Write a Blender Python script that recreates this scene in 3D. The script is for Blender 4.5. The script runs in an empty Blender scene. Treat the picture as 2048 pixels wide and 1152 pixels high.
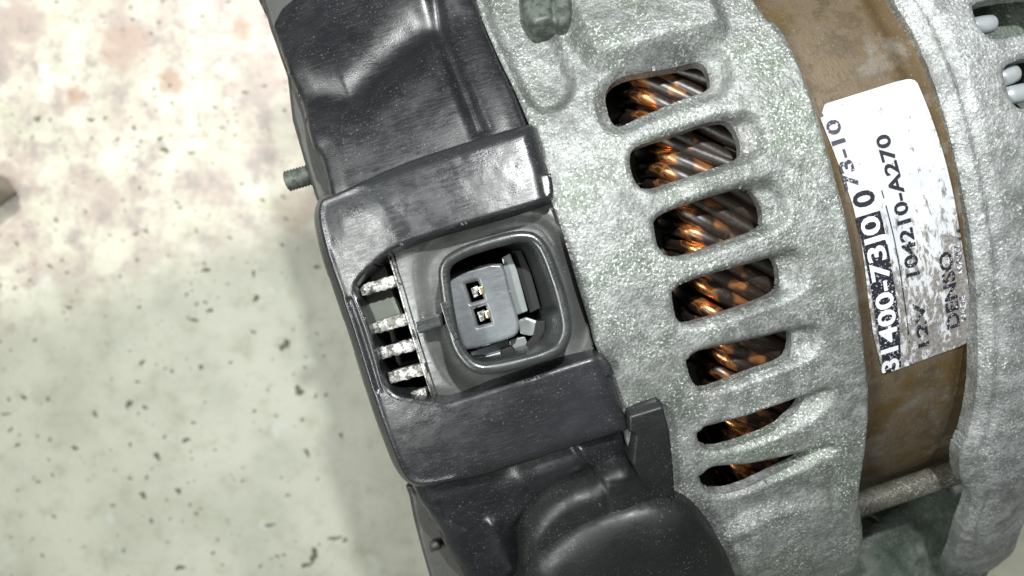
import bpy, math, random
import numpy as np
from mathutils import Vector, Matrix
random.seed(7); RNG = np.random.RandomState(5)
SC = bpy.context.scene
COL = SC.collection
# ------------------------------------------------------------------ camera, world, lamps (1 unit = 1 cm)
TILT = math.radians(17.46)         # the alternator's shaft runs up to the right in the picture
AXZ = 6.9                          # shaft height above the bench
CZ = 15.8                          # lens height above the shaft
F = 1479.0                         # focal length in photo pixels (2048 wide)
cam_d = bpy.data.cameras.new('camera'); cam = bpy.data.objects.new('camera', cam_d); COL.objects.link(cam)
cam.location = (0, 0, AXZ + CZ); cam_d.sensor_width = 36; cam_d.lens = 26.0
cam_d.clip_start = 0.1; cam_d.clip_end = 500
cam_d.dof.use_dof = True; cam_d.dof.focus_distance = 9.6; cam_d.dof.aperture_fstop = 0.24
SC.camera = cam
W = bpy.data.worlds.new('World'); SC.world = W; W.use_nodes = True
bgn = W.node_tree.nodes['Background']; bgn.inputs[0].default_value = (0.93, 1.0, 0.95, 1); bgn.inputs[1].default_value = 0.075
SC.view_settings.view_transform = 'Standard'; SC.view_settings.look = 'None'
SC.view_settings.exposure = 0.0; SC.view_settings.gamma = 1.0

def lamp(kind, name, loc, energy, color, target=None, **kw):
    d = bpy.data.lights.new(name, kind); d.energy = energy; d.color = color
    for k, v in kw.items(): setattr(d, k, v)
    o = bpy.data.objects.new(name, d); COL.objects.link(o); o.location = loc
    if target is not None:
        o.rotation_euler = (Vector(target) - Vector(loc)).to_track_quat('-Z', 'Y').to_euler()
    return o
# hand torch a little behind the lens, towards the top of the picture
lamp('POINT', 'hand_torch', (1.7, 8.4, AXZ + CZ + 7.5), 17500, (0.98, 1.0, 0.985), shadow_soft_size=0.35)
# added spot, no lamp seen there; its cone edge draws the bench's shadow boundary
L = Vector((-20, 30, 50)); P0 = Vector((-10.9, 0.3, 0)); e_ = Vector((.952, .307, 0)); dd_ = (P0 - L).normalized()
nn_ = e_.cross(dd_).normalized(); nn_ = nn_ if nn_.y > 0 else -nn_
ax_ = dd_*math.cos(math.radians(32)) + nn_*math.sin(math.radians(32))
lamp('SPOT', 'beam_edge_spot', L, 120000, (1.0, 0.95, 0.93), target=L + ax_*10, spot_size=math.radians(64), spot_blend=0.03, shadow_soft_size=1.0)
# light from the left, stretched into an added strip for sheen on the plastic
lamp('AREA', 'sheen_strip', (-23, -4, 44), 15000, (0.97, 1.0, 0.96), target=(0, 0, 8), shape='RECTANGLE', size=36, size_y=3.6)

# ------------------------------------------------------------------ pixel -> place helpers
ct, st_ = math.cos(TILT), math.sin(TILT)
def uv(px, py):
    dx, dy = px - 1024.0, py - 576.0
    return dx*ct - dy*st_, dx*st_ + dy*ct          # along the shaft, round the shaft
def flat(px, py, z):
    u, v = uv(px, py); k = (CZ - z)/F
    return (u*k, -v*k, z)
def table(px, py):                                 # world point on the bench
    k = (CZ + AXZ)/F
    return ((px-1024)*k, (576-py)*k)
class Surf:
    def __init__(s, R, top, Y0=0.3): s.R, s.zc, s.Y0 = R, top - R, Y0
    def xs(s, px, py, h=0.0):
        u, v = uv(px, py); R = s.R + h
        oy, oz = -s.Y0, CZ - s.zc; dy, dz = -v, -F
        a = dy*dy + dz*dz; b = oy*dy + oz*dz; c = oy*oy + oz*oz - R*R
        D = max(b*b - a*c, 0.0); t = (-b - math.sqrt(D))/a
        y = oy + t*dy; z = oz + t*dz
        return (t*u, s.R*math.atan2(-y, z))
    def poly(s, pts, h=0.0): return [s.xs(p[0], p[1], h) for p in pts]
    def map(s, X, S, H):
        t = S/s.R; r = s.R + H
        return np.stack([X, s.Y0 - r*np.sin(t), s.zc + r*np.cos(t)], -1)
    def pt(s, x, q, h): return tuple(float(c) for c in s.map(np.float64(x), np.float64(q), np.float64(h)))
class Flat:
    def __init__(s, z): s.z = z
    def xs(s, px, py, h=0.0): p = flat(px, py, s.z + h); return (p[0], -p[1])
    def poly(s, pts, h=0.0): return [s.xs(p[0], p[1], h) for p in pts]
    def map(s, X, S, H): return np.stack([X, -S, s.z + H + 0*X], -1)
    def pt(s, x, q, h): return (x, -q, s.z + h)

def chaikin(P, n=2, closed=True):
    P = [tuple(p) for p in P]
    for _ in range(n):
        Q = []
        for i in range(len(P)):
            a, b = P[i], P[(i+1) % len(P)]
            Q += [(a[0]*.78 + b[0]*.22, a[1]*.78 + b[1]*.22), (a[0]*.22 + b[0]*.78, a[1]*.22 + b[1]*.78)]
        P = Q
    return P
def sdf_poly(P, X, Y):                              # positive inside
    P = np.array(P, float); n = len(P)
    d = np.full(X.shape, 1e18); ins = np.zeros(X.shape, bool)
    for i in range(n):
        ax, ay = P[i]; bx, by = P[(i+1) % n]
        ex, ey = bx-ax, by-ay; L = ex*ex + ey*ey + 1e-18
        wx, wy = X-ax, Y-ay
        t = np.clip((wx*ex + wy*ey)/L, 0, 1)
        d = np.minimum(d, (wx-t*ex)**2 + (wy-t*ey)**2)
        if abs(ey) > 1e-12:
            c = ((ay > Y) != (by > Y)) & (X < (bx-ax)*(Y-ay)/(by-ay) + ax)
            ins ^= c
    d = np.sqrt(d)
    return np.where(ins, d, -d)
def dist_line(P, X, Y):                             # distance to an open polyline
    P = np.array(P, float); d = np.full(X.shape, 1e18)
    for i in range(len(P)-1):
        ax, ay = P[i]; bx, by = P[i+1]; ex, ey = bx-ax, by-ay; L = ex*ex+ey*ey+1e-18
        t = np.clip(((X-ax)*ex + (Y-ay)*ey)/L, 0, 1)
        d = np.minimum(d, (X-ax-t*ex)**2 + (Y-ay-t*ey)**2)
    return np.sqrt(d)
def sstep(a, b, x):
    t = np.clip((x-a)/(b-a), 0, 1); return t*t*(3-2*t)
def vnoise(X, Y, scale, seed=0, octaves=3):
    out = 0; amp = 1; tot = 0
    for o in range(octaves):
        r = np.random.RandomState(seed*17+o); G = r.rand(128, 128)
        x = X*scale; y = Y*scale; xi = np.floor(x).astype(int); yi = np.floor(y).astype(int)
        fx = x-xi; fy = y-yi; fx = fx*fx*(3-2*fx); fy = fy*fy*(3-2*fy)
        g = lambda a, b: G[a % 128, b % 128]
        out = out + amp*((g(xi, yi)*(1-fx)+g(xi+1, yi)*fx)*(1-fy)+(g(xi, yi+1)*(1-fx)+g(xi+1, yi+1)*fx)*fy - .5)
        tot += amp; amp *= .5; scale *= 2.03
    return out/tot
def dome(d, r, H):                                  # rounded edge profile, 0 at the edge, H past r
    t = np.clip(1 - d/r, 0, 1); return H*np.sqrt(np.clip(1 - t*t, 0, 1))

def mesh_np(name, V, faces, mat, parent=None, smooth=True):
    me = bpy.data.meshes.new(name)
    me.from_pydata([tuple(v) for v in V], [], faces); me.update()
    if smooth: me.polygons.foreach_set('use_smooth', [True]*len(me.polygons))
    if mat: me.materials.append(mat)
    o = bpy.data.objects.new(name, me); COL.objects.link(o)
    if parent: o.parent = parent
    return o
def sheet(name, mat, parent, surf, keep, height, box, res, skirt=0.3, drop=None):
    x0, x1, y0, y1 = box
    nx = max(2, int((x1-x0)/res)); ny = max(2, int((y1-y0)/res))
    X, Y = np.meshgrid(np.linspace(x0, x1, nx+1), np.linspace(y0, y1, ny+1), indexing='ij')
    d = keep(X, Y); e = res*.05
    gx = (keep(X+e, Y) - keep(X-e, Y))/(2*e); gy = (keep(X, Y+e) - keep(X, Y-e))/(2*e)
    g = gx*gx + gy*gy + 1e-9
    near = (np.abs(d) < res*.62) & (g > .2)
    X = np.where(near, X - d*gx/g, X); Y = np.where(near, Y - d*gy/g, Y)
    d = np.where(near, 0, d)
    H = height(X, Y, np.maximum(keep(X, Y), 0))
    V = surf.map(X, Y, H).reshape(-1, 3)
    ok = d >= 0
    idx = np.arange((nx+1)*(ny+1)).reshape(nx+1, ny+1)
    m = ok[:-1, :-1] & ok[1:, :-1] & ok[1:, 1:] & ok[:-1, 1:]
    Q = np.stack([idx[:-1, :-1][m], idx[:-1, 1:][m], idx[1:, 1:][m], idx[1:, :-1][m]], -1)
    E = np.concatenate([Q[:, [0, 1]], Q[:, [1, 2]], Q[:, [2, 3]], Q[:, [3, 0]]])
    key = np.sort(E, 1); code = key[:, 0].astype(np.int64)*(V.shape[0]) + key[:, 1]
    _, first, cnt = np.unique(code, return_index=True, return_counts=True)
    B = E[first[cnt == 1]]
    used, inv = np.unique(Q, return_inverse=True); Q2 = inv.reshape(Q.shape)
    V2 = V[used]
    remap = -np.ones(V.shape[0], int); remap[used] = np.arange(len(used))
    bv = np.unique(B); k = len(used)
    Vb = V[bv]; Hb = H.reshape(-1)[bv]
    Vd = surf.map(X.reshape(-1)[bv], Y.reshape(-1)[bv], (Hb - skirt) if drop is None else np.full(Hb.shape, drop))
    ti = -np.ones(V.shape[0], int); ti[bv] = np.arange(len(bv))
    a, b = ti[B[:, 0]], ti[B[:, 1]]; n = len(bv)
    S = np.stack([b+k, a+k, a+k+n, b+k+n], -1)
    allV = np.concatenate([V2, Vb, Vd]); faces = [tuple(f) for f in Q2] + [tuple(f) for f in S]
    return mesh_np(name, allV.tolist(), np.array(faces).tolist(), mat, parent)
def bbox(P, pad=.05):
    a = np.array(P); return (a[:, 0].min()-pad, a[:, 0].max()+pad, a[:, 1].min()-pad, a[:, 1].max()+pad)
def psheet(name, mat, parent, surf, pts, h, skirt=.3, res=.05, fillet=0, H=0, smooth=2, extra=None, hz=None, drop=None, raw=False):
    P = chaikin(pts if raw else surf.poly(pts, hz if hz is not None else h+H), smooth)
    def hf(X, Y, d):
        z = h + (dome(d, fillet, H) if fillet else H + 0*X)
        return z + (extra(X, Y, d) if extra else 0)
    return sheet(name, mat, parent, surf, lambda X, Y: sdf_poly(P, X, Y), hf, bbox(P), res, skirt, drop)

def tube(name, mat, parent, pts, r, seg=12, caps=True, rr=None):
    V = []; Fc = []; n = len(pts); P = [Vector(p) for p in pts]; ref = Vector((0, 0.13, 1))
    for i, p in enumerate(P):
        t = (P[min(i+1, n-1)] - P[max(i-1, 0)]).normalized()
        a = t.cross(ref); a = a.normalized() if a.length > 1e-4 else Vector((1, 0, 0)); b = t.cross(a).normalized()
        R = rr[i] if rr else r
        for k in range(seg):
            q = 2*math.pi*k/seg; V.append(p + (a*math.cos(q) + b*math.sin(q))*R)
    for i in range(n-1):
        for k in range(seg):
            Fc.append((i*seg+k, i*seg+(k+1) % seg, (i+1)*seg+(k+1) % seg, (i+1)*seg+k))
    if caps:
        Fc.append(tuple(range(seg))[::-1]); Fc.append(tuple((n-1)*seg+k for k in range(seg)))
    return mesh_np(name, V, Fc, mat, parent)
def prism(name, mat, parent, top, bot, bevel=0.0, smooth=False):
    """solid between two same-length rings of 3-D points"""
    n = len(top); V = list(top) + list(bot)
    Fc = [tuple(range(n)), tuple(range(2*n-1, n-1, -1))] + [(i, n+i, n+(i+1) % n, (i+1) % n) for i in range(n)]
    o = mesh_np(name, V, Fc, mat, parent, smooth)
    import bmesh
    bm = bmesh.new(); bm.from_mesh(o.data)
    bmesh.ops.recalc_face_normals(bm, faces=bm.faces)
    if bevel:
        bmesh.ops.bevel(bm, geom=list(bm.edges), offset=bevel, segments=2, profile=.6, affect='EDGES', clamp_overlap=True)
    bm.to_mesh(o.data); bm.free()
    return o
def pprism(name, mat, parent, pts, ztop, zbot, bevel=0, grow=0):
    top = [flat(x, y, ztop) for x, y in pts]
    cx = sum(p[0] for p in top)/len(top); cy = sum(p[1] for p in top)/len(top)
    bot = [(cx+(p[0]-cx)*(1+grow), cy+(p[1]-cy)*(1+grow), zbot) for p in top]
    return prism(name, mat, parent, top, bot, bevel)
def box(name, mat, parent, c, ex, ey, ez, sx, sy, sz, bevel=0):
    c = Vector(c); ex, ey, ez = Vector(ex).normalized()*sx/2, Vector(ey).normalized()*sy/2, Vector(ez).normalized()*sz/2
    r = [(-1, -1), (1, -1), (1, 1), (-1, 1)]
    return prism(name, mat, parent, [c+ex*a+ey*b+ez for a, b in r], [c+ex*a+ey*b-ez for a, b in r], bevel)

# ------------------------------------------------------------------ materials
class N:
    def __init__(s, name):
        s.m = bpy.data.materials.new(name); s.m.use_nodes = True; s.t = s.m.node_tree; s.n = s.t.nodes
        s.b = s.n['Principled BSDF']; s.co = s.n.new('ShaderNodeTexCoord').outputs['Object']
    def put(s, sock, v):
        if hasattr(v, 'is_linked'): s.t.links.new(v, sock)
        elif isinstance(v, (tuple, list)): sock.default_value = (*v, 1) if len(v) == 3 and sock.type == 'RGBA' else v
        else: sock.default_value = v
    def scaled(s, sc, loc=(0, 0, 0), rot=(0, 0, 0)):
        m = s.n.new('ShaderNodeMapping'); s.t.links.new(s.co, m.inputs[0])
        m.inputs['Scale'].default_value = sc; m.inputs['Location'].default_value = loc; m.inputs['Rotation'].default_value = rot
        return m.outputs[0]
    def along(s, ang, a, b):
        v = s.scaled((a, b, b), rot=(0, 0, ang)); v.node.vector_type = 'TEXTURE'; return v
    def noise(s, scale, detail=4, rough=.55, vec=None, dist=0):
        n = s.n.new('ShaderNodeTexNoise'); s.t.links.new(vec or s.co, n.inputs['Vector'])
        n.inputs['Scale'].default_value = scale; n.inputs['Detail'].default_value = detail
        n.inputs['Roughness'].default_value = rough; n.inputs['Distortion'].default_value = dist
        return n.outputs[0]
    def voro(s, scale, feat='F1', vec=None, out=0, rnd=1):
        n = s.n.new('ShaderNodeTexVoronoi'); n.feature = feat; s.t.links.new(vec or s.co, n.inputs['Vector'])
        n.inputs['Scale'].default_value = scale; n.inputs['Randomness'].default_value = rnd
        return n.outputs[out]
    def ramp(s, v, a, b, lo=0.0, hi=1.0):
        n = s.n.new('ShaderNodeMapRange'); s.put(n.inputs[0], v)
        n.inputs[1].default_value = a; n.inputs[2].default_value = b; n.inputs[3].default_value = lo; n.inputs[4].default_value = hi
        n.interpolation_type = 'SMOOTHSTEP'; return n.outputs[0]
    def math(s, op, a, b=0.0):
        n = s.n.new('ShaderNodeMath'); n.operation = op; s.put(n.inputs[0], a); s.put(n.inputs[1], b); return n.outputs[0]
    def mix(s, f, a, b, mode='MIX'):
        n = s.n.new('ShaderNodeMix'); n.data_type = 'RGBA'; n.blend_type = mode
        s.put(n.inputs[0], f); s.put(n.inputs[6], a); s.put(n.inputs[7], b); return n.outputs[2]
    def sep(s, i):
        n = s.n.new('ShaderNodeSeparateXYZ'); s.t.links.new(s.co, n.inputs[0]); return n.outputs[i]
    def bump(s, hgt, strength, dist=.02, prev=None):
        n = s.n.new('ShaderNodeBump'); s.put(n.inputs['Height'], hgt); n.inputs['Strength'].default_value = strength
        n.inputs['Distance'].default_value = dist
        if prev: s.t.links.new(prev, n.inputs['Normal'])
        return n.outputs[0]
    def done(s, col, rough, metal=0.0, nrm=None, spec=None, coat=None):
        s.put(s.b.inputs['Base Color'], col); s.put(s.b.inputs['Roughness'], rough); s.put(s.b.inputs['Metallic'], metal)
        if nrm is not None: s.t.links.new(nrm, s.b.inputs['Normal'])
        if spec is not None: s.put(s.b.inputs['Specular IOR Level'], spec)
        return s.m

def m_cast(name, base=(.375, .39, .38), green=(.17, .21, .155), dark=(.09, .11, .09), gthr=.50, metal=.45, spk=(.80, .84, .83)):
    k = N(name)
    big = k.noise(.8, 4, .6); mid = k.noise(4.5, 5, .65); fine = k.noise(27, 4, .75); grain = k.voro(24)
    c = k.mix(k.ramp(mid, .35, .68), base, tuple(x*.60 for x in base))
    c = k.mix(k.math('MULTIPLY', k.ramp(big, gthr-.06, gthr+.16), k.ramp(mid, .35, .6, .35, .85)), c, green)
    c = k.mix(k.ramp(fine, .53, .63, 0, .8), c, tuple(x*.42 for x in base))
    pits = k.voro(11); c = k.mix(k.math('MULTIPLY', k.ramp(pits, .16, .06, 0, .85), k.ramp(mid, .48, .58)), c, dark)
    c = k.mix(k.ramp(k.noise(1.7, 5, .7, vec=k.scaled((1, 1, 1), loc=(2, 8, 3))), .50, .66, 0, .6), c, (.20, .21, .19))
    gr = k.ramp(k.noise(.75, 6, .72, vec=k.scaled((1, 1, 1), loc=(6, 1, 4))), .46, .60)
    c = k.mix(k.math('MULTIPLY', gr, k.ramp(mid, .32, .58, .25, .80)), c, tuple(x*.40 for x in base))
    spark = k.math('MULTIPLY', k.ramp(k.noise(30, 2, .6, vec=k.scaled((1, 1, 1), loc=(5, 3, 2))), .57, .64), k.ramp(k.noise(1.6, 4, .6), .36, .62, .12, 1))
    spark = k.math('MULTIPLY', spark, k.math('SUBTRACT', 1, k.math('MULTIPLY', gr, .55)))
    c = k.mix(spark, c, spk)
    h = k.math('ADD', k.math('MULTIPLY', grain, .6), fine)
    nb = k.bump(h, .55, .018); nb = k.bump(k.noise(8, 3, .6), .3, .05, nb)
    return k.done(c, k.ramp(fine, .3, .7, .28, .55), k.math('MULTIPLY', k.ramp(fine, .35, .6, .4, 1), metal), nb)
M = {}
M['cast'] = m_cast('cast_aluminium')
M['cast2'] = m_cast('cast_aluminium_front', base=(.45, .465, .465), gthr=.6)
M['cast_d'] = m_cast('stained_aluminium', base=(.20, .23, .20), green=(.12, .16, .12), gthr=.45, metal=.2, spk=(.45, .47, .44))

M['web'] = m_cast('shade_toned_aluminium', base=(.10, .12, .105), green=(.07, .10, .075), gthr=.45, metal=.1, spk=(.16, .18, .16))  # same aluminium; the shade under the bolt is put into its colour
M['rod'] = m_cast('brown_grey_steel', base=(.14, .125, .105), green=(.10, .105, .08), gthr=.45, metal=.2, spk=(.35, .34, .31))
def m_plastic(name, base=(.030, .030, .040), rough=.42, bumps=.35, dust=.5, scr=0.0, spec=1.0, streak=.13):
    k = N(name)
    big = k.noise(.8, 3, .5); fine = k.noise(38, 3, .65)
    c = k.mix(k.ramp(big, .35, .65), base, tuple(x*1.5 for x in base))
    sp = k.math('MULTIPLY', k.ramp(k.noise(34, 3, .6), .60, .70), k.ramp(k.noise(1.7, 3, .6), .38, .62, .15, 1))
    c = k.mix(k.math('MULTIPLY', sp, dust), c, (.40, .41, .41))
    sv = k.noise(10, 3, .6, vec=k.scaled((1, 9, 9), rot=(0, 0, 0)))
    nb = k.bump(fine, bumps*.6, .008)
    nb = k.bump(k.noise(1.6, 2), .12, .06, nb)
    if scr: nb = k.bump(sv, scr*.5, .008, nb)
    st = k.noise(5, 4, .7, vec=k.scaled((.8, 8, 4), rot=(0, 0, .15)))
    c = k.mix(k.math('MULTIPLY', k.ramp(st, .56, .72, 0, streak), k.ramp(k.noise(.9, 3), .42, .62)), c, (.22, .23, .23))
    rg = k.math('ADD', k.ramp(k.noise(3, 4, .6), .3, .7, rough-.07, rough+.08), k.ramp(st, .4, .65, 0, .10))
    return k.done(c, rg, 0, nb, spec=spec)
M['cover'] = m_plastic('black_cover_plastic', base=(.012, .012, .0145), rough=.31, dust=.30, scr=.3)
M['band'] = m_plastic('satin_black_plastic', base=(.019, .020, .023), rough=.27, scr=.5, bumps=.3, dust=.25)
M['regp'] = m_plastic('regulator_plastic', base=(.070, .072, .070), rough=.30, bumps=.3, dust=.3)
M['conn'] = m_plastic('connector_plastic', base=(.028, .031, .031), rough=.25, bumps=.25, dust=.2)
M['connin'] = m_plastic('connector_core_plastic', base=(.13, .14, .15), rough=.28, bumps=.12, dust=.2)  # black plastic too; its gloss reflection is put into the lighter base
M['rubber'] = m_plastic('black_rubber', base=(.011, .012, .012), rough=.42, bumps=.15, dust=.3, spec=.6, streak=0)
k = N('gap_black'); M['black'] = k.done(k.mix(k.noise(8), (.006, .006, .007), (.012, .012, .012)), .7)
# stator steel
k = N('stained_stator_steel')
lin = k.noise(7, 4, .6, vec=k.scaled((9, 1, 1))); big = k.noise(1.1, 4, .6)
c = k.mix(k.ramp(lin, .3, .7), (.20, .155, .105), (.145, .105, .066)); c = k.mix(k.ramp(k.noise(3.2, 6, .7), .45, .62, 0, .7), c, (.09, .068, .04))
c = k.mix(k.ramp(big, .46, .62), c, (.13, .085, .028)); c = k.mix(k.ramp(k.math('ADD', k.sep(0), k.math('MULTIPLY', k.noise(3, 4), .2)), 5.58, 5.72, 0, .75), c, (.12, .075, .03))
c = k.mix(k.math('MULTIPLY', k.ramp(k.noise(1.6, 5, .65), .52, .66), .6), c, (.28, .255, .22))
c = k.mix(k.ramp(k.noise(30, 2), .66, .74, 0, .8), c, (.05, .04, .03))
c = k.mix(k.ramp(k.noise(44, 2), .70, .76, 0, .8), c, (.6, .58, .52))
M['stator'] = k.done(c, k.ramp(lin, .3, .7, .38, .6), .35, k.bump(k.math('ADD', k.math('MULTIPLY', lin, .3), k.noise(30)), .25, .010))
# label
def label_wear(k):
    Yc = k.sep(1); Xc = k.sep(0)
    n = k.noise(6, 6, .72, vec=k.scaled((2.0, .8, 1)), dist=.4)
    bias = k.math('ADD', k.ramp(Yc, -2.1, .2, .17, 0), k.math('MULTIPLY', k.ramp(Xc, 5.35, 5.85), k.ramp(Yc, -1.6, 0.2, .10, .0)))
    top = k.ramp(Yc, 1.4, 2.1, 0, .11)
    return k.ramp(k.math('ADD', k.math('ADD', n, bias), top), .60, .68)
k = N('worn_label_paper'); w = label_wear(k)
c = k.mix(k.ramp(k.noise(2, 3), .4, .7), (.68, .69, .71), (.58, .60, .65)); c = k.mix(k.ramp(k.noise(4, 5, .7, vec=k.scaled((2.4, .7, 1))), .56, .70, 0, .5), c, (.45, .45, .50))
M['label'] = k.done(k.mix(w, c, k.mix(k.ramp(k.noise(18, 4), .35, .65), (.30, .29, .30), (.20, .18, .15))), .45, 0, k.bump(k.math('MULTIPLY', w, -1), .25, .01))
def ink(name, col, thr, a=.52, b=.60):
    k = N(name); n = k.noise(26, 4, .75); yb = k.ramp(k.sep(1), -2.0, .6, .10, 0)
    return k.done(k.mix(k.ramp(k.math('ADD', n, yb), thr, thr+.05), col, (.80, .82, .87)), .5)
M['ink'] = ink('black_print', (.02, .02, .03), .67)
M['inkfaint'] = ink('faint_print', (.05, .05, .07), .58)
M['inkw'] = ink('white_print', (.84, .85, .9), .9)
# copper wire under brown lacquer; one mask paints bare copper and highlight streaks
k = N('lacquered_copper')
n = k.noise(1.9, 2, .5); wv = k.along(math.radians(-47), 3.2, .55); msk = k.math('MULTIPLY', k.ramp(n, .46, .58), k.ramp(k.noise(2.6, 2, .5, vec=wv), .53, .62))
c = k.mix(msk, (.022, .013, .009), (.78, .31, .10)); c = k.mix(k.ramp(k.noise(20), .6, .75, 0, .4), c, (.13, .12, .11))
M['wire'] = k.done(c, k.math('SUBTRACT', .40, k.math('MULTIPLY', msk, .16)), k.math('MULTIPLY', msk, .95), k.bump(k.noise(12, 3), .25, .012), spec=.8)
k = N('brown_varnish'); M['varnish'] = k.done(k.mix(k.noise(6), (.02, .012, .01), (.05, .022, .015)), .4, 0, k.bump(k.noise(12), .4, .03))
k = N('pale_insulator'); M['pale'] = k.done(k.mix(k.noise(5), (.26, .28, .23), (.15, .17, .15)), .55)
k = N('grey_block'); M['grey'] = k.done(k.mix(k.noise(5), (.11, .125, .12), (.05, .06, .06)), .5)
k = N('worn_fin_edge'); f = k.ramp(k.noise(9, 4, .75), .46, .54)
M['finedge'] = k.done(k.mix(f, (.22, .21, .19), (.85, .86, .82)), .45, .2, k.bump(k.noise(16, 3), .8, .03))
k = N('dull_fin'); M['fin'] = k.done(k.mix(k.noise(6), (.34, .32, .30), (.20, .19, .18)), .6, .1, k.bump(k.noise(20), .4, .02))
k = N('pale_clip'); M['clip'] = k.done(k.mix(k.noise(5), (.34, .36, .36), (.20, .22, .22)), .22, 0, k.bump(k.noise(12), .2, .01), spec=1.0)
k = N('gold_pin'); M['gold'] = k.done(k.mix(k.ramp(k.noise(16), .45, .6), (.85, .68, .30), (.9, .88, .8)), .25, .9)
k = N('zinc_steel'); M['zinc'] = k.done(k.mix(k.noise(4), (.55, .58, .60), (.42, .45, .47)), .38, .35, k.bump(k.noise(25), .15, .01))
k = N('grimy_bolt_steel'); M['bolt'] = k.done(k.mix(k.ramp(k.noise(9), .4, .6), (.14, .16, .14), (.07, .08, .07)), .55, .3, k.bump(k.noise(22), .5, .02))
k = N('dark_plate'); M['plate'] = k.done(k.mix(k.noise(7), (.055, .055, .055), (.10, .10, .09)), .5, .3, k.bump(k.noise(25), .3, .01))
# bench
k = N('spotted_bench')
sc1 = k.noise(.35, 6, .62); sc2 = k.noise(1.4, 6, .65)
c = k.mix(k.ramp(sc1, .38, .66), (.64, .64, .53), (.51, .52, .42))
c = k.mix(k.ramp(sc2, .50, .72, 0, .5), c, (.40, .39, .28))
up = k.ramp(k.math('ADD', k.sep(1), k.math('MULTIPLY', k.sep(0), -.32)), 2, 6)
c = k.mix(k.math('MULTIPLY', up, k.ramp(k.noise(.55, 5, .7), .40, .60, 0, .9)), c, (.42, .35, .31)); c = k.mix(k.math('MULTIPLY', up, k.ramp(k.noise(1.1, 7, .78), .50, .66, 0, .7)), c, (.27, .26, .24))
c = k.mix(k.ramp(k.noise(.8, 5, .6, vec=k.scaled((1, 1, 1), loc=(9, 4, 0))), .60, .72, 0, .6), c, (.70, .73, .69))
v = k.noise(5.5, 4, .6); c = k.mix(k.math('MULTIPLY', k.ramp(v, .62, .70, 0, .7), k.ramp(k.noise(.8, 3), .45, .6)), c, (.20, .19, .13))
for (px_, py_, rr_) in [(340,165,.42),(152,190,.32),(484,62,.35),(250,95,.8),(590,420,.7)]:
    wx, wy = table(px_, py_)
    q = k.n.new('ShaderNodeVectorMath'); q.operation = 'DISTANCE'; k.t.links.new(k.co, q.inputs[0]); q.inputs[1].default_value = (wx, wy, 0)
    dd = k.math('ADD', q.outputs['Value'], k.math('MULTIPLY', k.noise(2.5, 4, .6), .7))
    c = k.mix(k.ramp(dd, rr_+.45, rr_+.15, 0, .65 if rr_ < .5 else .35), c, (.36, .22, .15))
ln = k.noise(1.2, 4, .6, vec=k.scaled((.5, 5, 1))); c = k.mix(k.ramp(ln, .62, .72, 0, .25), c, (.35, .34, .27))
M['bench'] = k.done(c, .45, 0, k.bump(k.noise(3, 5), .25, .05))
k = N('grease'); M['speck'] = k.done(k.mix(k.noise(6), (.07, .075, .05), (.22, .20, .14)), .6)
k = N('worn_bar'); M['bar'] = k.done(k.mix(k.noise(2), (.42, .40, .34), (.30, .25, .21)), .5, .2)

# ------------------------------------------------------------------ setting
bench = mesh_np('bench', [(-60, -60, 0), (60, -60, 0), (60, 60, 0), (-60, 60, 0)], [(0, 1, 2, 3)], M['bench'], smooth=False)
bench['kind'] = 'structure'
def blob_mesh(cx, cy, rx, ry, ang, z, seed):
    r = random.Random(seed); n = 14; V = [(cx, cy, z+.012)]
    ph = [r.random()*6.28 for _ in range(3)]
    for i in range(n):
        t = 6.283*i/n; q = 1 + .32*math.sin(2*t+ph[0]) + .22*math.sin(3*t+ph[1]) + .18*math.sin(5*t+ph[2])
        x, y = rx*q*math.cos(t), ry*q*math.sin(t)
        V.append((cx + x*math.cos(ang) - y*math.sin(ang), cy + x*math.sin(ang) + y*math.cos(ang), z))
    return V, [(0, 1+i, 1+(i+1) % n) for i in range(n)]
specks = [(75,238,14,8),(182,240,10,9),(320,278,9,8),(330,300,12,11),(383,306,10,6),(268,256,9,7),(210,236,7,6),(490,185,9,6),(430,215,8,5),(525,400,7,6),
 (112,440,9,6),(34,487,8,7),(100,532,9,6),(124,521,6,5),(138,615,9,6),(275,520,7,5),(360,415,6,5),(412,540,14,7),(420,621,9,8),(507,547,6,9),(512,597,12,8),(507,664,8,5),
 (284,725,11,6),(461,725,5,5),(402,734,10,6),(48,795,9,7),(96,798,8,5),(190,828,7,9),(258,808,8,16),(290,815,8,6),(150,896,10,7),(35,890,8,6),(372,880,11,8),(105,950,7,4),
 (314,912,13,9),(286,990,12,9),(357,982,7,13),(380,1010,5,5),(303,1042,8,6),(360,1135,13,9),(610,735,6,4),(598,782,12,18),(614,905,7,12),(652,790,5,6),(682,870,5,9),(576,990,8,4),(628,1110,14,20),(612,1130,14,9),(670,1076,24,5),(690,1080,6,9),(568,1110,6,4),(445,1130,5,4),(485,962,5,4),(552,832,5,4),(387,845,8,4),(12,828,14,4),(336,1084,4,4),(70,680,6,5),(540,1050,20,4),(648,712,4,5),(455,1040,4,3),(292,462,8,6),(272,468,6,6),(564,490,7,5),(388,640,14,6),(220,470,5,4),(60,560,6,5),(470,270,6,4),(245,400,5,4),(400,250,5,4),(570,690,14,18),(430,900,4,4),(230,940,4,3)]
V, Fs = [], []
for i, (x, y, rx, ry) in enumerate(specks):
    wx, wy = table(x, y); k_ = 22.7/F*.62
    v, f = blob_mesh(wx, wy, rx*k_, ry*k_, random.uniform(-.5, .5), .004, i); o = len(V); V += v; Fs += [tuple(a+o for a in t) for t in f]
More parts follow.
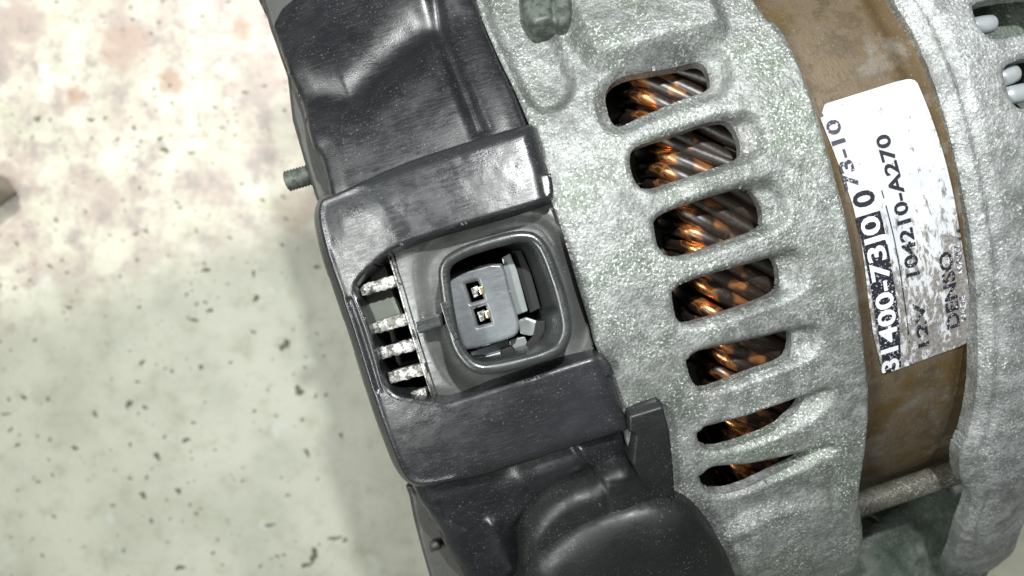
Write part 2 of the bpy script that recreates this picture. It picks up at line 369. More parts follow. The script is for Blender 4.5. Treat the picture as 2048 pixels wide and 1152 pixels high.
for i in range(260):
    x, y = random.uniform(-20, 640), random.uniform(-20, 1170); wx, wy = table(x, y); s = random.choice([1.2, 1.6, 2.0, 2.8])*22.7/F
    v, f = blob_mesh(wx, wy, s*1.5, s, random.uniform(-1, 1), .004, 900+i); o = len(V); V += v; Fs += [tuple(a+o for a in t) for t in f]
g = mesh_np('grease_specks', V, Fs, M['speck'], smooth=True)
g['kind'] = 'stuff'; g['label'] = 'dark grease specks and crumbs scattered over the pale bench'; g['category'] = 'grime'
# bar end poking in at the left border of the picture
bx, by = table(-6, 398)
b1 = box('metal_bar', M['bar'], None, (bx-1.6, by-1.1, .5), (.80, .60, 0), (-.60, .80, 0), (0, 0, 1), 5.2, .7, .9, .12)
b1['label'] = 'worn grey metal bar end poking in at the left border, lying on the bench'; b1['category'] = 'metal bar'

# ------------------------------------------------------------------ the alternator
ALT = bpy.data.objects.new('alternator', None); COL.objects.link(ALT)
ALT.location = (0, 0, AXZ); ALT.rotation_euler = (0, 0, TILT)
ALT['label'] = 'used car alternator on the bench, cast aluminium housing, black rear cover, open plug socket'
ALT['category'] = 'alternator'
SH = Surf(8.5, 6.4)            # rear housing
CV = Surf(8.5, 6.3)            # plastic cover
SS = Surf(6.25, 6.25)          # stator
FH = Surf(9.5, 6.42)           # front housing

# -- rear housing with its ventilation slots
HOLES = [
 [(1209,188),(1220,166),(1253,150),(1318,136),(1362,126),(1395,117),(1413,124),(1422,151),(1423,175),(1362,195),(1289,226),(1236,252),(1220,235)],
 [(1257,322),(1262,301),(1293,286),(1351,268),(1413,246),(1450,240),(1470,250),(1483,279),(1486,312),(1435,333),(1362,357),(1289,381),(1273,373),(1262,350)],
 [(1304,440),(1337,421),(1413,395),(1483,375),(1508,381),(1523,403),(1531,435),(1525,458),(1445,485),(1372,511),(1333,514),(1313,496),(1307,465)],
 [(1340,576),(1406,552),(1503,526),(1547,513),(1560,530),(1565,572),(1552,591),(1493,614),(1425,637),(1372,650),(1350,640),(1343,606)],
 [(1366,710),(1440,693),(1513,679),(1588,660),(1589,703),(1571,724),(1503,748),(1425,777),(1394,777),(1376,752)],
 [(1388,862),(1400,858),(1479,838),(1576,803),(1618,789),(1612,812),(1596,832),(1552,860),(1474,889),(1425,898),(1398,890)],
 [(1393,940),(1479,936),(1552,921),(1628,901),(1612,918),(1571,938),(1503,967),(1454,982),(1420,983),(1402,972)]]
HP = [chaikin(SH.poly(h, -.08), 1) for h in HOLES]
PK = [chaikin(SH.poly([(1196,190),(1215,160),(1310,128),(1400,100),(1448,108),(1462,160),(1440,190),(1362,210),(1289,240),(1236,262),(1205,250)], 0), 2)]
for h in HOLES[1:]:
    cx = sum(p[0] for p in h)/len(h)
    PK.append(chaikin(SH.poly([(x + (40 if x > cx+50 else 20), y - (10 if x > cx+50 else 3)) for x, y in h], 0), 2))
HOUT = chaikin(SH.poly([(880,-260),(948,0),(969,50),(998,117),(1027,175),(1062,256),(1082,300),(1090,380),(1108,410),(1130,480),(1153,560),(1178,640),(1194,700),(1222,750),(1246,838),(1262,925),(1280,1000),(1260,1080),(1240,1210),(1560,1240),(1640,1156),(1705,1112),(1721,1085),(1719,1000),(1724,950),(1733,900),(1738,840),(1738,780),(1733,720),(1724,640),(1712,540),(1695,440),(1665,330),(1632,212),(1592,112),(1552,44),(1532,38),(1507,0),(1470,-90),(1390,-250)], 0), 1)
BOSS = chaikin(SH.poly([(1100,-200),(1128,40),(1180,128),(1215,128),(1300,104),(1400,78),(1470,60),(1430,-40),(1380,-240)], .2), 2)
REC = chaikin(SH.poly([(940,-150),(960,20),(1010,130),(1060,230),(1130,225),(1160,170),(1120,80),(1110,20),(1060,-180)], 0), 2)
LUG = chaikin(SH.poly([(1380,1240),(1400,1110),(1450,1060),(1560,1010),(1700,985),(1730,1100),(1640,1200)], .1), 2)
NOTCH = chaikin(SH.poly([(1338,838),(1372,862),(1395,866),(1400,890),(1360,905),(1335,890)], 0), 1)
edge_l = SH.poly([(1507,0),(1592,112),(1632,212),(1665,330),(1695,440),(1712,540),(1724,640),(1733,720),(1738,840),(1722,980),(1720,1090)], 0)
def keep_h(X, Y):
    d = sdf_poly(HOUT, X, Y)
    for h in HP: d = np.minimum(d, -sdf_poly(h, X, Y))
    return d
def h_h(X, Y, d):
    z = np.zeros_like(X)
    for h, p in zip(HP, PK):
        z = z - .15*sstep(-.10, .09, sdf_poly(p, X, Y))
    z = z + .24*sstep(-.06, .20, sdf_poly(BOSS, X, Y))
    z = z - .16*sstep(-.02, .16, sdf_poly(REC, X, Y))
    z = z + .16*sstep(-.15, .12, sdf_poly(LUG, X, Y))
    z = z + dome(dist_line(edge_l, X, Y), .06, .03)
    z = z - .05*np.clip(1 - d/.07, 0, 1)**2
    z = z + .035*vnoise(X, Y, 2.2, 3) + .014*vnoise(X, Y, 14, 4)
    return z
house = sheet('rear_housing', M['cast'], ALT, SH, keep_h, h_h, bbox(HOUT), .028, .16)
house['label'] = 'rough grey cast aluminium housing with slanted ventilation slots'

# inner drum that closes the body
def drum(name, mat, x0, x1, R, zc, Y0=.3, seg=64):
    V = []; Fc = []
    for x in (x0, x1):
        for i in range(seg):
            t = 2*math.pi*i/seg; V.append((x, Y0 + R*math.sin(t), zc + R*math.cos(t)))
    for i in range(seg): Fc.append((i, (i+1) % seg, seg+(i+1) % seg, seg+i))
    Fc += [tuple(range(seg))[::-1], tuple(range(seg, 2*seg))]
    return mesh_np(name, V, Fc, mat, ALT)
drum('rotor_core', M['black'], -1.5, 4.3, 4.3, 0)
drum('stator_body', M['stator'], 4.35, 5.8, 6.1, 0)
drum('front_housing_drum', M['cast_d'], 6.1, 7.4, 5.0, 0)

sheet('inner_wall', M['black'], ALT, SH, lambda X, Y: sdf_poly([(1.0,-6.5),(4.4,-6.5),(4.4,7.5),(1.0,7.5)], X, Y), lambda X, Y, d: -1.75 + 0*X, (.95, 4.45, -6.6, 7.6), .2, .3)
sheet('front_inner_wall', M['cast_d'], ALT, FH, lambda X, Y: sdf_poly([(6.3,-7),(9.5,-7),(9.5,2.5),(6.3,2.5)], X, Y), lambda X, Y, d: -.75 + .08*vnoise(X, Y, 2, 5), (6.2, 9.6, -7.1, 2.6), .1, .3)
# coil body and wires
sheet('coil_body', M['varnish'], ALT, SH, lambda X, Y: np.minimum(sdf_poly([(2.3,-5.5),(4.4,-5.5),(4.4,6.9),(2.3,6.9)], X, Y), 9),
      lambda X, Y, d: -.98 + dome(d, .3, .12) + .05*vnoise(X, Y, 3, 9), (2.25, 4.45, -5.55, 6.95), .1, .6)
def wire_mesh(j):
    r = random.Random(j); pts = []
    sl = 1.08 + r.uniform(-.05, .05)
    for t in [0, .06, .12, .2, .3, .45, .6, .75, .9, 1.0]:
        x = 2.22 + 1.85*t; q = 1.85*t*sl + .05*math.sin(t*5 + j)
        h = -.66 - .75*(1 - min(t/.2, 1))**2 + .03*math.sin(t*7+j*2)
        if t == 0: x += .12
        pts.append(SH.pt(x + r.uniform(-.01, .01), q, h))
    o = tube('copper_wire', M['wire'], ALT, pts, .118, 14)
    # move the origin onto the curvature centre so copies only need turning
    for v in o.data.vertices: v.co.y -= SH.Y0; v.co.z -= SH.zc
    o.location = (0, SH.Y0, SH.zc)
    return o
protos = [wire_mesh(j) for j in range(5)]
i = 0; s = -4.8
while s < 6.3:
    o = protos[i] if i < 5 else protos[i % 5].copy()
    if i >= 5: COL.objects.link(o); o.parent = ALT
    o.rotation_euler = (s/SH.R, 0, 0); o.location = (random.uniform(-.05, .05), SH.Y0, SH.zc)
    i += 1; s += random.uniform(.285, .315)
# pale blocks seen at the left end of the slots
for i, q in enumerate(np.arange(-3.4, 2.9, .62)):
    a = [(1.55, q-.27), (2.38, q-.27), (2.38, q+.27), (1.55, q+.27)]
    hh = -1.15 - .1*(i % 2)
    o = prism('terminal_block', M['pale'] if i % 3 == 1 else M['grey'], ALT, [SH.pt(x, y, hh) for x, y in a], [SH.pt(x, y, hh-.7) for x, y in a], .05)
for i, q in enumerate(np.arange(-3.2, 4.2, .86)):
    a = [(3.28, q-.12), (3.52, q-.12), (3.52, q+.10), (3.28, q+.10)]
    prism('slot_paper', M['pale'], ALT, [SH.pt(x, y, -.72) for x, y in a], [SH.pt(x, y, -1.0) for x, y in a], .02)

# -- stator core and its label
sp = [(4.15,-7.5),(6.25,-7.5),(6.25,8.2),(4.15,8.2)]
sheet('stator_core', M['stator'], ALT, SS, lambda X, Y: sdf_poly(sp, X, Y),
      lambda X, Y, d: .012*vnoise(X, Y, 1.2, 11) - .05*sstep(5.62, 5.75, X), (4.1, 6.3, -7.55, 8.25), .05, .4)
LAB = [(1630,214),(1720,186),(1812,157),(1832,160),(1842,182),(1869,252),(1898,349),(1921,475),(1938,578),(1942,672),(1938,686),(1850,718),(1766,751),(1740,647),(1715,441),(1674,320)]
lab = psheet('paper_label', M['label'], ALT, SS, LAB, .022, 0, .05, smooth=1, extra=lambda X, Y, d: .003*vnoise(X, Y, 3, 2))
lab['label'] = 'worn white paper label printed in black'
def text_on(s, a, b, height, mat, name='printed_line', lift=.031, bold=.024):
    cu = bpy.data.curves.new('t', 'FONT'); cu.body = s; cu.size = 1.0; cu.resolution_u = 3; cu.offset = bold
    ob = bpy.data.objects.new('t', cu); COL.objects.link(ob)
    dg = bpy.context.evaluated_depsgraph_get(); me = ob.evaluated_get(dg).to_mesh()
    P = np.array([v.co[:] for v in me.vertices]); Fc = [tuple(p.vertices) for p in me.polygons]
    ob.evaluated_get(dg).to_mesh_clear(); bpy.data.objects.remove(ob); bpy.data.curves.remove(cu)
    P[:, 0] -= P[:, 0].min(); wdt = P[:, 0].max(); hgt = P[:, 1].max()
    A = np.array(SS.xs(*a, lift)); B = np.array(SS.xs(*b, lift)); L = np.linalg.norm(B-A); t = (B-A)/L
    up = np.array([t[1], -t[0]])
    if up[0] > 0: up = -up
    Q = A + np.outer(P[:, 0]/wdt*L, t) + np.outer(P[:, 1]/hgt*height, up)
    V = SS.map(Q[:, 0], Q[:, 1], np.full(len(Q), lift))
    return mesh_np(name, V.tolist(), Fc, mat, lab, smooth=False)
psheet('printed_band', M['ink'], lab, SS, [(1711,436),(1760,421),(1777,500),(1793,600),(1802,736),(1768,748),(1752,650),(1735,540)], .029, .0, .02, smooth=0)
text_on('31400-73J0', (1797,738), (1754,428), .245, M['inkw'], lift=.034)
text_on('0', (1751,408), (1744,376), .28, M['ink'])
text_on('73-10', (1718,372), (1675,236), .18, M['inkfaint'])
text_on('12V', (1858,690), (1846,600), .15, M['ink'])
text_on('104210-A270', (1839,548), (1776,266), .18, M['ink'])
text_on('DENSO', (1919,652), (1901,500), .175, M['ink'])
text_on('MADE', (1933,640), (1930,590), .08, M['inkfaint'])
text_on('MART', (1926,545), (1920,485), .08, M['inkfaint'])
psheet('printed_line', M['ink'], lab, SS, [(1762,380),(1764,379),(1790,480),(1808,590),(1820,690),(1818,691),(1806,590),(1788,480)], .029, 0, .02, smooth=0)

# -- front housing
FP = chaikin(FH.poly([(1740,-140),(1790,-4),(1832,62),(1872,160),(1902,250),(1932,380),(1950,480),(1960,600),(1963,700),(1958,800),(1945,870),(1925,912),(1925,965),(1950,992),(1946,1025),(1926,1070),(1904,1135),(1890,1180),(1990,1190),(2013,1138),(2048,1048),(2085,960),(2230,860),(2330,600),(2330,100),(2200,-250),(1800,-260)], -.08), 1)
FHL = [[(1946,4),(1952,25),(1960,50),(1983,74),(2005,76),(2060,62),(2110,40),(2100,-20),(2000,-12)],
       [(2010,137),(2015,163),(2025,194),(2037,212),(2050,217),(2120,205),(2115,105),(2048,114),(2022,124)],
       [(1900,-110),(1910,-85),(1925,-62),(1950,-58),(2060,-95),(2040,-150),(1960,-130)],
       [(2062,290),(2068,320),(2080,345),(2150,330),(2140,260),(2080,270)]]
FHP = [chaikin(FH.poly(h, 0), 1) for h in FHL]
fl = FH.poly([(1740,-140),(1790,-4),(1832,62),(1872,160),(1902,250),(1932,380),(1950,480),(1960,600),(1963,700),(1958,800),(1945,870),(1925,930),(1950,992),(1926,1070),(1890,1180)], 0)
rl = FH.poly([(1990,1190),(2013,1138),(2048,1048),(2085,960)], 0)
def keep_f(X, Y):
    d = sdf_poly(FP, X, Y)
    for h in FHP: d = np.minimum(d, -sdf_poly(h, X, Y))
    return d
def h_f(X, Y, d):
    q = dist_line(fl, X, Y)
    z = -.10 + .10*sstep(.16, .42, q) + .05*np.exp(-((q-.2)/.05)**2)
    z = z - .10*np.exp(-(dist_line(rl, X, Y)/.25)**2)
    z = z - .05*np.clip(1 - d/.07, 0, 1)**2 + .05*vnoise(X, Y, 1.4, 21) + .014*vnoise(X, Y, 13, 22)
    return z
fr = sheet('front_housing', M['cast2'], ALT, FH, keep_f, h_f, bbox(FP), .032, .22)
fr['label'] = 'smoother pale aluminium front housing with finger slots'
for (ax, ay), (bx_, by_) in [((1930,58),(1992,46)),((1990,160),(2036,144)),((2000,196),(2070,180)),((1890,-60),(1950,-80)),((2040,335),(2100,315))]:
    A = Vector(FH.pt(*FH.xs(ax, ay, -.28), -.28)); B = Vector(FH.pt(*FH.xs(bx_, by_, -.28), -.28)); d_ = (B-A)
    pts = [A + d_*t for t in (0, .3, .6, .85, .93, .98, 1.0)]; R_ = .125
    tube('fan_blade', M['zinc'], ALT, pts, R_, 16, rr=[R_, R_, R_, R_*.93, R_*.75, R_*.45, .01])

# through bolt and the shaded web under it
A = flat(1690, 1018, 3.9); B = flat(1935, 936, 3.9)
ts = [i/12 for i in range(13)]
rod = tube('through_bolt', M['rod'], ALT, [Vector(A).lerp(Vector(B), t) for t in ts], .19, 20)
tube('bolt_head', M['bolt'], ALT, [flat(1900, 975, 3.7), flat(1935, 962, 3.7)], .16, 6)
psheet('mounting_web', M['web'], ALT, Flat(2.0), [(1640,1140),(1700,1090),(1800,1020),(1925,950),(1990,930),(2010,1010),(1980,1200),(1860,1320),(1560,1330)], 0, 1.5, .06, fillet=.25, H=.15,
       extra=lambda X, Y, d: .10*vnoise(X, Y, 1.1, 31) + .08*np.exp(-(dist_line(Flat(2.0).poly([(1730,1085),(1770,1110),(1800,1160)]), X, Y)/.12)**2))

# small bracket tab at the top
tab = psheet('bracket_tab', M['bolt'], ALT, SH, [(1036,-60),(1040,12),(1048,30),(1066,52),(1086,46),(1108,42),(1118,52),(1136,46),(1144,32),(1150,0),(1148,-60)], .02, .3, .02, fillet=.09, H=.22, smooth=1,
      extra=lambda X, Y, d: -.05*np.exp(-(dist_line(SH.poly([(1112,60),(1106,20),(1110,-60)], .2), X, Y)/.04)**2) + .02*vnoise(X, Y, 4, 8))

# ------------------------------------------------------------------ rear cover
cov = psheet('rear_cover', M['cover'], ALT, CV,
     [(470,-160),(517,0),(537,42),(562,112),(587,179),(604,233),(621,292),(637,308),(650,354),(656,392),(700,470),(900,430),(1075,360),(1064,262),(1056,246),(1029,175),(1000,117),(971,50),(950,0),(905,-120),(860,-260),(440,-280)],
     0, 0, .035, fillet=.10, H=.12, smooth=1, drop=-2.6,
     extra=lambda X, Y, d: (-.10*np.exp(-(dist_line(CV.poly([(868,-40),(880,60),(915,150),(958,262)], .1), X, Y)/.10)**2)
        + .20*np.exp(-(dist_line(CV.poly([(560,-60),(760,-70),(860,-60)], .1), X, Y)/1.05)**4)
        - .13*np.exp(-(dist_line(CV.poly([(585,190),(700,200),(775,120),(850,60)], .1), X, Y)/.30)**2)
        + .05*sstep(0, .3, d) + .02*vnoise(X, Y, 1.1, 41) + .003*vnoise(X, Y, 9, 42)))
cov['label'] = 'black plastic rear cover, dusty and scuffed'
BAND = [(623,437),(627,412),(640,390),(667,372),(783,332),(942,285),(1058,250),(1073,256),(1083,275),(1100,333),(1110,392),
 (1087,402),(1042,417),(956,441),(881,462),(812,484),(778,498),(750,518),(719,546),(703,568),(702,587),(708,599),(731,655),(746,705),(756,749),(765,780),(787,802),(815,806),(880,813),(903,810),(1012,773),(1145,728),(1215,707),
 (1239,779),(1251,837),(1247,843),(1169,866),(1091,892),(973,935),(864,970),(829,972),(805,962),(786,939),(766,892),(746,839),(718,752),(696,680),(671,605),(640,520),(628,470)]
BH = .34
hull_px = BAND[:11] + [(1215,707)] + BAND[33:]
bh_ = [(-.12 if (i > 33 or i in (0, 1, 2)) else .06 if (i < 8) else BH) for i in range(len(BAND))]
BP = chaikin([CV.xs(p[0], p[1], h) for p, h in zip(BAND, bh_)], 2); hh_ = [(-.12 if (i > 12 or i in (0, 1, 2)) else .06 if (i < 8) else BH) for i in range(len(hull_px))]
HULL = chaikin([CV.xs(p[0], p[1], h) for p, h in zip(hull_px, hh_)], 2)
groove = CV.poly([(690,600),(712,660),(735,735),(752,790)], BH)
def h_b(X, Y, d):
    dh = np.maximum(sdf_poly(HULL, X, Y), 0)
    xr = CV.poly([(1110,392),(1215,707)], BH); dr = dist_line(xr, X, Y)
    z = BH - .30 + dome(dh, .26, .30)
    lean = -.05*np.clip(.2 - X, 0, 3)**2
    z = np.where(dr < .3, np.maximum(z, BH - .03*np.clip(1-dr/.05, 0, 1)*0 - .30 + dome(np.maximum(dh, .13), .26, .30)), z)
    z = z + lean - .03*np.clip(1 - d/.04, 0, 1)**2
    z = z - .05*np.exp(-(dist_line(groove, X, Y)/.03)**2) + .03*np.exp(-((dh-.17)/.04)**2)*sstep(-1.25, -1.5, X)
    z = z + .05*np.exp(-(dist_line(CV.poly([(690,440),(760,420)], BH), X, Y)/.3)**2) + .02*vnoise(X, Y, 1.6, 51) + .006*vnoise(X, Y, 9, 52)
    return z
band = sheet('raised_frame', M['band'], cov, CV, lambda X, Y: sdf_poly(BP, X, Y), h_b, bbox(BP), .025, .0, drop=-1.2)
band['label'] = 'satin raised frame of the cover around the plug socket'
low = psheet('lower_cover', M['cover'], cov, CV,
     [(800,905),(817,974),(829,1009),(852,1044),(876,1079),(888,1114),(925,1165),(960,1260),(1400,1260),(1330,1050),(1259,915),(1247,835),(1000,850)],
     -.36, 0, .035, fillet=.35, H=.30, smooth=1, drop=-2.6,
     extra=lambda X, Y, d: (.14*sstep(-.05, .10, sdf_poly(chaikin(CV.poly([(1140,880),(1262,840),(1275,940),(1200,950),(1160,915)], .0), 1), X, Y))
        - .16*np.exp(-(dist_line(CV.poly([(1040,1150),(1040,1060),(1090,1000),(1170,955)], -.1), X, Y)/.12)**2)
        + .10*np.exp(-(dist_line(CV.poly([(985,1040),(1000,1090),(1050,1150)], -.1), X, Y)/.10)**2)
        + .10*np.exp(-(dist_line(CV.poly([(1050,950),(1140,915)], -.1), X, Y)/.22)**2)
        - .05*np.exp(-(dist_line(CV.poly([(880,1005),(895,1035),(925,1055)], -.1), X, Y)/.025)**2)
        + .04*vnoise(X, Y, 1.3, 61) + .010*vnoise(X, Y, 9, 62)))
clip = psheet('cover_clip', M['rubber'], ALT, SH, [(1255,824),(1320,800),(1331,816),(1342,857),(1350,935),(1354,1000),(1300,1010),(1262,930),(1268,872),(1256,866)], .0, .8, .02, fillet=.04, H=.20, smooth=0,
     extra=lambda X, Y, d: -.13*sstep(.03, -.03, sdf_poly(SH.poly([(1240,841),(1340,811),(1420,1040),(1240,1060)], .25), X, Y)) + .008*vnoise(X, Y, 8, 71))
clip['label'] = 'dark plastic clip with a bevelled top beside the slots'

# terminal boot
boot = psheet('terminal_boot', M['rubber'], ALT, SH,
     [(1044,1200),(1043,1126),(1046,1071),(1063,1040),(1091,1009),(1130,982),(1186,967),(1196,944),(1247,923),(1284,944),(1309,968),(1345,995),(1385,1035),(1440,1120),(1480,1230),(1440,1330),(1100,1330)],
     -.05, .8, .03, fillet=.22, H=.32, smooth=1, hz=.15,
     extra=lambda X, Y, d: .03*sstep(0, .05, sdf_poly(SH.poly([(1192,950),(1246,928),(1290,950),(1284,962),(1205,972)], .3), X, Y))
        - .02*np.exp(-(dist_line(SH.poly([(1206,970),(1222,1030)], .3), X, Y)/.02)**2) + .012*vnoise(X, Y, 2, 81) + .10*sstep(0, .9, d))
boot['label'] = 'black rubber boot over the output terminal'
psheet('boot_cap', M['rubber'], boot, SH,
     [(1040,1230),(1060,1140),(1091,1110),(1149,1064),(1227,1031),(1305,1012),(1364,1016),(1405,1040),(1444,1091),(1476,1155),(1500,1250),(1440,1380),(1100,1380)],
     .24, .5, .03, fillet=.60, H=.36, smooth=2, hz=.42, extra=lambda X, Y, d: .02*vnoise(X, Y, 1.5, 91))

# rear plate showing outside the cover, and its studs
psheet('rear_plate', M['plate'], ALT, Flat(5.2), [(505,-60),(537,55),(571,150),(581,237),(604,317),(629,396),(660,470),(760,440),(700,200),(640,-60)], 0, 1.5, .04, fillet=.08, H=.10, smooth=0, hz=.1)
psheet('rear_plate', M['plate'], ALT, Flat(4.6), [(810,975),(817,993),(827,1044),(842,1100),(862,1170),(900,1300),(1010,1300),(960,1150),(900,1000)], 0, 1.5, .04, fillet=.06, H=.08, smooth=0, hz=.08)
def stud(x0, y0, x1, y1, z, r, mat, name):
    A = Vector(flat(x0, y0, z)); B = Vector(flat(x1, y1, z)); n = 26; pts = []; rr = []
    for i in range(n+1):
        pts.append(A.lerp(B, i/n)); rr.append(r*(1 + (.09 if i % 2 else -.06)))
    rr[0] = r*.86
    return tube(name, mat, ALT, pts, r, 16, rr=rr)
s1_ = stud(573, 363, 650, 341, 4.9, .145, M['bolt'], 'threaded_stud')
tube('nut', M['plate'], ALT, [flat(862, 1092, 4.75), flat(880, 1087, 4.75)], .07, 6)

# ------------------------------------------------------------------ regulator plate, fins, plug socket
PL = Surf(8.5, 6.22)
PLT = [(776,500),(812,470),(956,425),(1094,396),(1106,415),(1128,480),(1150,560),(1176,650),(1192,710),(1190,730),(1010,800),(880,830),(869,808),(846,740),(822,660),(800,580)]
SHR_C = (1008, 604)
SHR = [(876,560),(876,534),(890,510),(928,490),(969,477),(1003,467),(1037,460),(1069,463),(1091,481),(1106,509),(1131,581),(1145,643),(1144,674),(1128,706),(1087,726),(1016,744),(965,752),(937,742),(912,715),(897,684),(885,620)]
ZP = 6.2
floor_hole = chaikin(PL.poly([(885,560),(890,535),(930,510),(1035,478),(1075,490),(1095,530),(1125,640),(1118,680),(1080,705),(960,735),(925,715),(905,670)], .0), 1)
PP = chaikin(PL.poly(PLT, .0), 1)
ring_base = chaikin(PL.poly([(858,560),(858,530),(872,505),(920,480),(1035,448),(1085,455),(1112,500),(1152,640),(1145,690),(1100,725),(965,765),(925,752),(900,722),(876,660)], 0), 2)
plate = sheet('regulator_plate', M['regp'], ALT, PL,
      lambda X, Y: np.minimum(sdf_poly(PP, X, Y), -sdf_poly(floor_hole, X, Y)),
      lambda X, Y, d: -.10*sstep(-.22, 0.02, sdf_poly(ring_base, X, Y)) - .30*np.clip(-.92 - X, 0, 1)**2 + .004*vnoise(X, Y, 6, 55), bbox(PP), .025, .25)
plate['label'] = 'dark plastic regulator plate filling the opening in the cover'
# bright edge of the regulator's metal base
el = [(775,503),(799,580),(821,658),(846,738),(869,808)]
mv = [PL.pt(*PL.xs(x, y, .02), .02) for x, y in el]
tube('plate_edge', M['finedge'], plate, mv, .012, 6)

def ring_wall(name, mat, parent, pts, z0, z1, th, taper=.06, draft=.03, shift=(0, 0)):
    """closed wall with a rounded rim: outline traced at the rim, wider at the foot"""
    P = np.array(chaikin([flat(x, y, z1)[:2] for x, y in pts], 2)); n = len(P)
    t = np.roll(P, -1, 0) - np.roll(P, 1, 0); t /= np.linalg.norm(t, axis=1)[:, None]
    nr = np.stack([t[:, 1], -t[:, 0]], -1); c = P.mean(0)
    if ((P-c)*nr).sum() < 0: nr = -nr
    prof = [(taper, z0)]
    prof += [(taper*.35, z0+(z1-z0)*.5), (.0, z1-.06)]
    r = th/2
    for a in range(0, 181, 20): prof.append((-r + r*math.cos(math.radians(a)), z1-.05 + .05*math.sin(math.radians(a))))
    prof += [(-th-draft*.5, z0+(z1-z0)*.3), (-th-draft, z0-.55)]
    V = []; Fc = []
    for (o, z) in prof:
        q = P + nr*o + np.array(shift)*(max(0, (z1-.05-z))/(z1-z0) if o <= -th else 0); V += [(a, b, z) for a, b in q]
    for i in range(len(prof)-1):
        for k in range(n): Fc.append((i*n+k, i*n+(k+1) % n, (i+1)*n+(k+1) % n, (i+1)*n+k))
    return mesh_np(name, V, Fc, mat, parent)
sock = bpy.data.objects.new('plug_socket', None); COL.objects.link(sock); sock.parent = ALT
ZR = 6.86
ring_wall('shroud', M['conn'], sock, SHR, 6.05, ZR, .14, shift=(-.17, .06))
# keyed rib on the left wall outside, its hook, and the notched step on the rim
def hexbar(name, pts, z0, z1, mat, bev=.012): return pprism(name, mat, sock, pts, z1, z0, bev)
hexbar('locking_peg', [(831,645),(846,637),(862,632),(884,626),(887,652),(868,657),(838,668),(829,660)], 6.1, 6.52, M['conn'], .025)
rimseg = [(880,606),(889,603),(903,650),(917,676),(908,682),(895,654)]
pprism('rim_step', M['conn'], sock, rimseg, ZR+.012, ZR-.3, .008)
# core block with two square sockets
CZT = 6.42
CF = Flat(CZT)
core_px = [(884,566),(905,545),(1001,522),(1012,545),(1018,576),(1038,640),(1038,664),(1024,676),(936,702),(922,690)]
sk1 = [(929,568),(955,561),(974,592),(968,600),(941,604)]
sk1 = [(930,568),(956,561),(968,598),(941,606)]
sk2 = [(946,618),(971,610),(983,645),(955,653)]
cp = chaikin(CF.poly(core_px), 1); k1 = CF.poly(sk1); k2 = CF.poly(sk2)
core = sheet('core_block', M['connin'], sock, CF, lambda X, Y: np.minimum(np.minimum(sdf_poly(cp, X, Y), -sdf_poly(k1, X, Y)), -sdf_poly(k2, X, Y)),
      lambda X, Y, d: -.03*np.clip(1-d/.04, 0, 1)**2 + .012*vnoise(X, Y, 4, 66), bbox(cp), .012, .75)
pprism('socket_floor', M['black'], sock, [(860,520),(1000,470),(1090,480),(1130,660),(1080,715),(930,730),(890,680)], 5.75, 5.5)
for (x, y) in [(957, 583), (970, 631)]:
    pp = [(x-16, y-6), (x-2, y-12), (x+5, y+6), (x-9, y+13)]
    pprism('contact_pin', M['finedge'], sock, pp, CZT-.14, CZT-.7, .01)
    pp = [(x-1, y-9), (x+8, y-11), (x+12, y+3), (x+4, y+7)]
    pprism('contact_pin', M['gold'], sock, pp, CZT+.02, CZT-.7, .012)
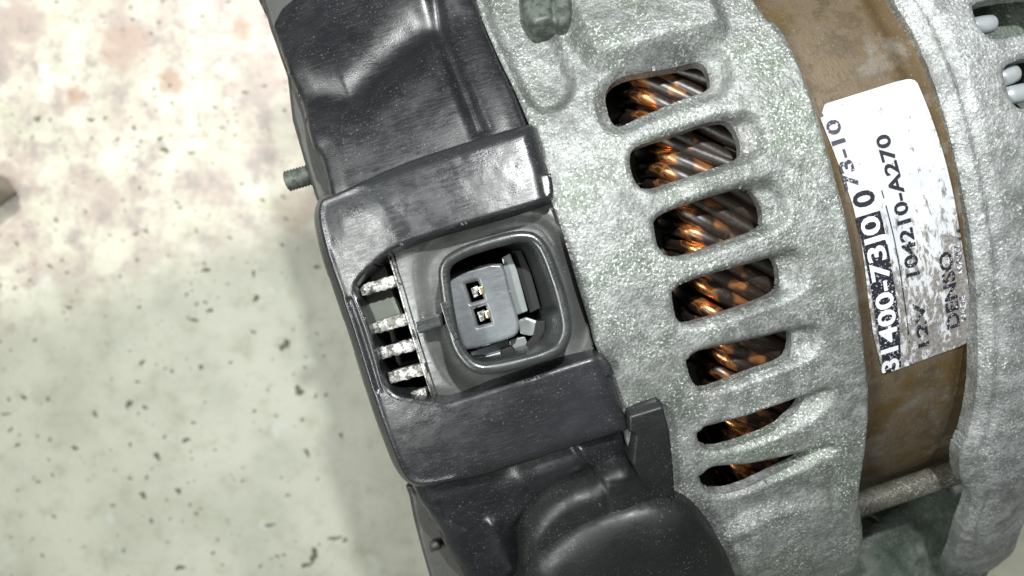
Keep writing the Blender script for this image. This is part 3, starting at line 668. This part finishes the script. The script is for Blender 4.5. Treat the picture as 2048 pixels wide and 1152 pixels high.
# steps and ribs between core and shroud
pprism('core_shoulder', M['clip'], sock, [(1003,516),(1020,506),(1034,540),(1056,622),(1034,630),(1012,560)], 6.30, 5.6, .02)
pprism('seal_strip', M['black'], sock, [(1024,502),(1042,500),(1060,540),(1081,616),(1060,626),(1040,560)], 6.20, 5.6, .01)
pprism('guide_rib', M['clip'], sock, [(1036,640),(1052,634),(1086,646),(1082,668),(1060,672),(1040,668)], 6.18, 5.5, .03)
pprism('guide_rib', M['black'], sock, [(1072,642),(1092,640),(1090,664),(1074,690),(1054,700),(1052,688),(1066,672)], 6.22, 5.6, .02)
pprism('guide_rib', M['clip'], sock, [(1018,680),(1050,672),(1056,690),(1030,712),(1018,700)], 6.10, 5.5, .02)
pprism('guide_rib', M['black'], sock, [(1000,700),(1022,692),(1030,700),(1028,714),(1008,720)], 6.32, 5.6, .02)
pprism('guide_rib', M['zinc'], sock, [(970,713),(1000,704),(1006,720),(976,730)], 6.30, 5.6, .012)
pprism('guide_rib', M['black'], sock, [(936,716),(966,712),(974,728),(960,733)], 6.30, 5.6, .015)
pprism('core_shoulder', M['connin'], sock, [(938,704),(1016,678),(1020,698),(946,722)], 6.12, 5.5, .015)

# heat-sink fins in the opening left of the socket
fins = [((722,581),(788,562)), ((748,657),(819,637)), ((762,707),(832,688)), ((779,757),(848,738)), ((798,802),(862,787))]
ZF = 6.12
sink = bpy.data.objects.new('heat_sink', None); COL.objects.link(sink); sink.parent = ALT
pprism('sink_base', M['black'], sink, [(690,540),(780,500),(880,810),(780,830)], 4.6, 4.3)
for i, (a, b) in enumerate(fins):
    A = Vector(flat(*a, ZF)); B = Vector(flat(*b, ZF)); d_ = (B-A).normalized(); nrm = Vector((-d_.y, d_.x, 0))
    B = B + d_*(.03 if i < 4 else -.06); L = (B-A).length; c = (A+B)/2
    body = box('fin', M['fin'], sink, c - Vector((0, 0, .83)), d_, nrm, (0, 0, 1), L, .14, 1.6, .01)
    # worn, lumpy bright edge
    n = 16; V = []; Fc = []; r = random.Random(i+3)
    for j in range(n+1):
        p = A + (B-A)*(j/n); w = .080 + r.uniform(-.012, .008); w2 = .080 + r.uniform(-.012, .008); hz = r.uniform(0, .012)
        V += [tuple(p + nrm*w + Vector((0, 0, -.05))), tuple(p + nrm*w*.88 + Vector((0, 0, .01+hz))), tuple(p - nrm*w2*.88 + Vector((0, 0, .01+hz))), tuple(p - nrm*w2 + Vector((0, 0, -.05)))]
    for j in range(n):
        for q in range(3): Fc.append((4*j+q, 4*j+q+1, 4*j+q+5, 4*j+q+4))
    Fc.append((0, 3, 2, 1))
    mesh_np('fin_edge', V, Fc, M['finedge'], body)
pprism('sink_wall', M['pale'], sink, [(725,548),(770,528),(790,600),(806,632),(750,648),(726,600)], 5.85, 5.0, .05)
pprism('sink_wall', M['pale'], sink, [(738,540),(764,520),(776,545),(750,560)], 5.8, 5.0, .05)
